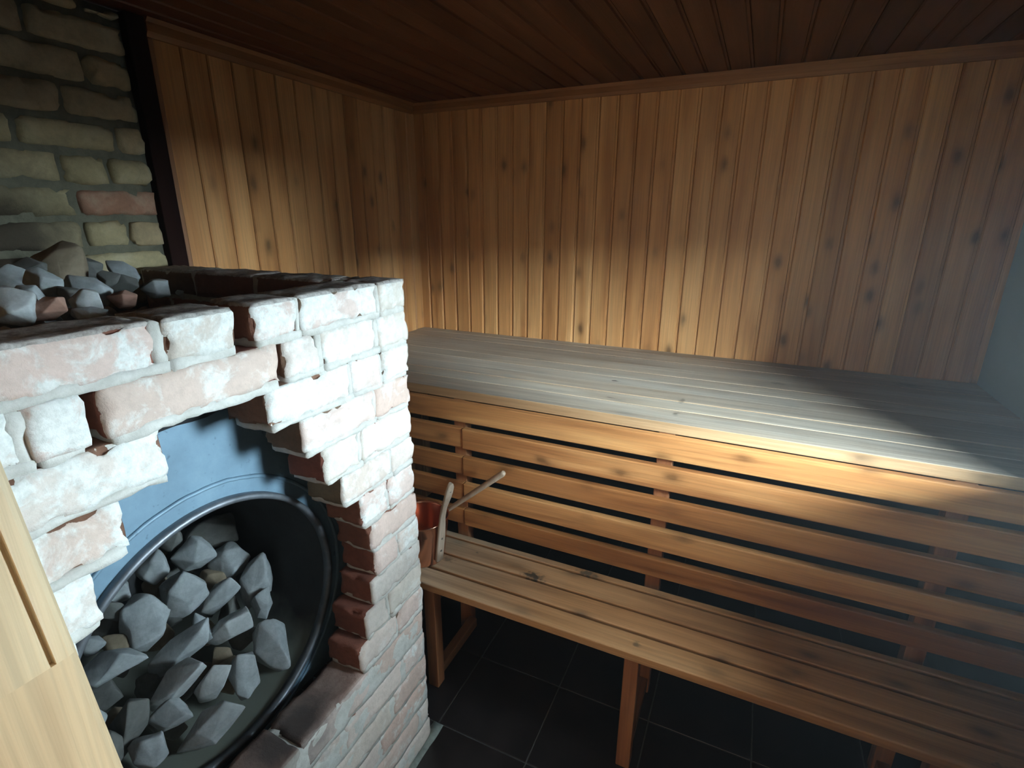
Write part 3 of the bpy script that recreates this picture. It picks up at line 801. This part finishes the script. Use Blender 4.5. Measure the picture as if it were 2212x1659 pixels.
# ================================================================== STONES
def stone(name, P, L_, S_, ang, tone, label, group, seed, parentless=True, squash=.62):
    rnd = random.Random(seed)
    a = math.radians(ang)
    e1 = R * math.cos(a) + U * math.sin(a); e2 = -R * math.sin(a) + U * math.cos(a); e3 = F
    D_ = (L_ + S_) / 2 * squash
    bm = bmesh.new()
    pts = []
    n = rnd.choice([10, 11, 12, 13])
    for i in range(n):
        zz = 1 - 2 * (i + .5) / n; rr = math.sqrt(max(0, 1 - zz * zz)); t = i * 2.39996 + rnd.uniform(-.5, .5)
        k = rnd.uniform(.82, 1.16)
        v = Vector((rr * math.cos(t), rr * math.sin(t), zz)) * k
        pts.append(bm.verts.new((v.x * L_ * .52, v.y * S_ * .53, v.z * D_ * .5)))
    bmesh.ops.convex_hull(bm, input=pts)
    for v in [v for v in bm.verts if not v.link_faces]: bm.verts.remove(v)
    s_ = min(L_, S_)
    bmesh.ops.bevel(bm, geom=list(bm.edges), offset=s_ * .05, segments=2, affect='EDGES', profile=.6, clamp_overlap=True)
    bmesh.ops.triangulate(bm, faces=bm.faces)
    bmesh.ops.subdivide_edges(bm, edges=[e for e in bm.edges if e.calc_length() > .012], cuts=1, use_grid_fill=False)
    so = Vector((seed * 1.3, seed * .7, seed * 2.1))
    for v in bm.verts:
        nn = v.co.normalized()
        v.co += nn * (s_ * .05 * noise.noise(v.co * 30 + so) + s_ * .025 * noise.noise(v.co * 80 + so))
        v.co = e1 * v.co.x + e2 * v.co.y + e3 * v.co.z
    o = link(name, bm, M_STONE[tone], smooth=False)
    for p in o.data.polygons: p.use_smooth = True
    o.location = P
    tag(o, label, 'stone', group)
    return o

for i, (x, y, z, L_, S_, a, t, lab) in enumerate(DRUM_STONES):
    stone('sauna_stone', (x, y, z), L_ * 1.17, S_ * 1.22, a, t, lab, 'stones heaped in the drum of the stove', 3.7 + i)
for i, (x, y, z, L_, S_, a, t, lab) in enumerate(TOP_STONES):
    stone('sauna_stone', (x, y, z), L_ * 1.2, S_ * 1.26, a, t, lab, 'stones on top of the brick stove', 103.1 + i)
# the stones beneath, seen only through the gaps
rnd = random.Random(4)
under = []
for i in range(1500):
    x = rnd.uniform(-1.46, -1.0); s_ = rnd.uniform(.085, .115)
    zs = -.0 + (-1.115 + (-1.0 - x) * .62) + 1.70 - rnd.uniform(.078, .155)
    y = rnd.uniform(.30, .82)
    if math.hypot(y - CY, zs - CZ) > RR - s_ * .52: continue
    if any((Vector((x, y, zs)) - q).length < .076 for q, _ in under): continue
    under.append((Vector((x, y, zs)), s_))
for i, (q, s_) in enumerate(under):
    stone('sauna_stone', q, s_, s_ * .8, rnd.uniform(0, 180), rnd.choice([1, 3, 1]), 'dark stone deep in the drum, seen only through gaps between the upper stones', 'buried stones under the heap in the drum', 300 + i)
under = []
for i in range(600):
    s_ = rnd.uniform(.085, .12)
    x = rnd.uniform(-1.63, -1.02); y = rnd.uniform(.34, .80); zs = rnd.uniform(1.40, 1.50) - max(0, y - .6) * .35
    if zs < 1.395: continue
    if any((Vector((x, y, zs)) - q).length < .082 for q, _ in under): continue
    under.append((Vector((x, y, zs)), s_ * .94))
for i, (q, s_) in enumerate(under):
    stone('sauna_stone', q, s_, s_ * .8, rnd.uniform(0, 180), rnd.choice([0, 1, 3]), 'grey or brown stone low in the stove top hollow, beneath the stones of the heap', 'buried stones in the stove top', 600 + i)

# haze volume added to stand in for lens glare; glows faintly towards the window
m_haze = bpy.data.materials.new('glare_haze_volume'); m_haze.use_nodes = True; nt = m_haze.node_tree
nt.nodes.remove(nt.nodes['Principled BSDF'])
v = nt.nodes.new('ShaderNodeVolumeScatter')
v.inputs['Color'].default_value = (.86, .94, 1, 1); v.inputs['Density'].default_value = 0.050; v.inputs['Anisotropy'].default_value = 0.87
nt.links.new(v.outputs[0], nt.nodes['Material Output'].inputs['Volume'])
# added haze kept thin low down so the floor stays dark
tc = N(nt, 'ShaderNodeTexCoord'); sz = N(nt, 'ShaderNodeSeparateXYZ'); nt.links.new(tc.outputs['Object'], sz.inputs[0])
mr = N(nt, 'ShaderNodeMapRange'); nt.links.new(sz.outputs[2], mr.inputs[0])
for i_, v_ in ((1, .6), (2, 1.5), (3, .005), (4, .082)): mr.inputs[i_].default_value = v_
nt.links.new(mr.outputs[0], v.inputs['Density'])
bm = bmesh.new(); add_box(bm, XL - .05, XR + WT + .02, -2.9, YB + .05, -.05, ZC + .05)
hz = link('haze', bm, m_haze)
tag(hz, 'haze volume added for the bluish lens glare, densest to the eye at the right', 'haze', kind='stuff')
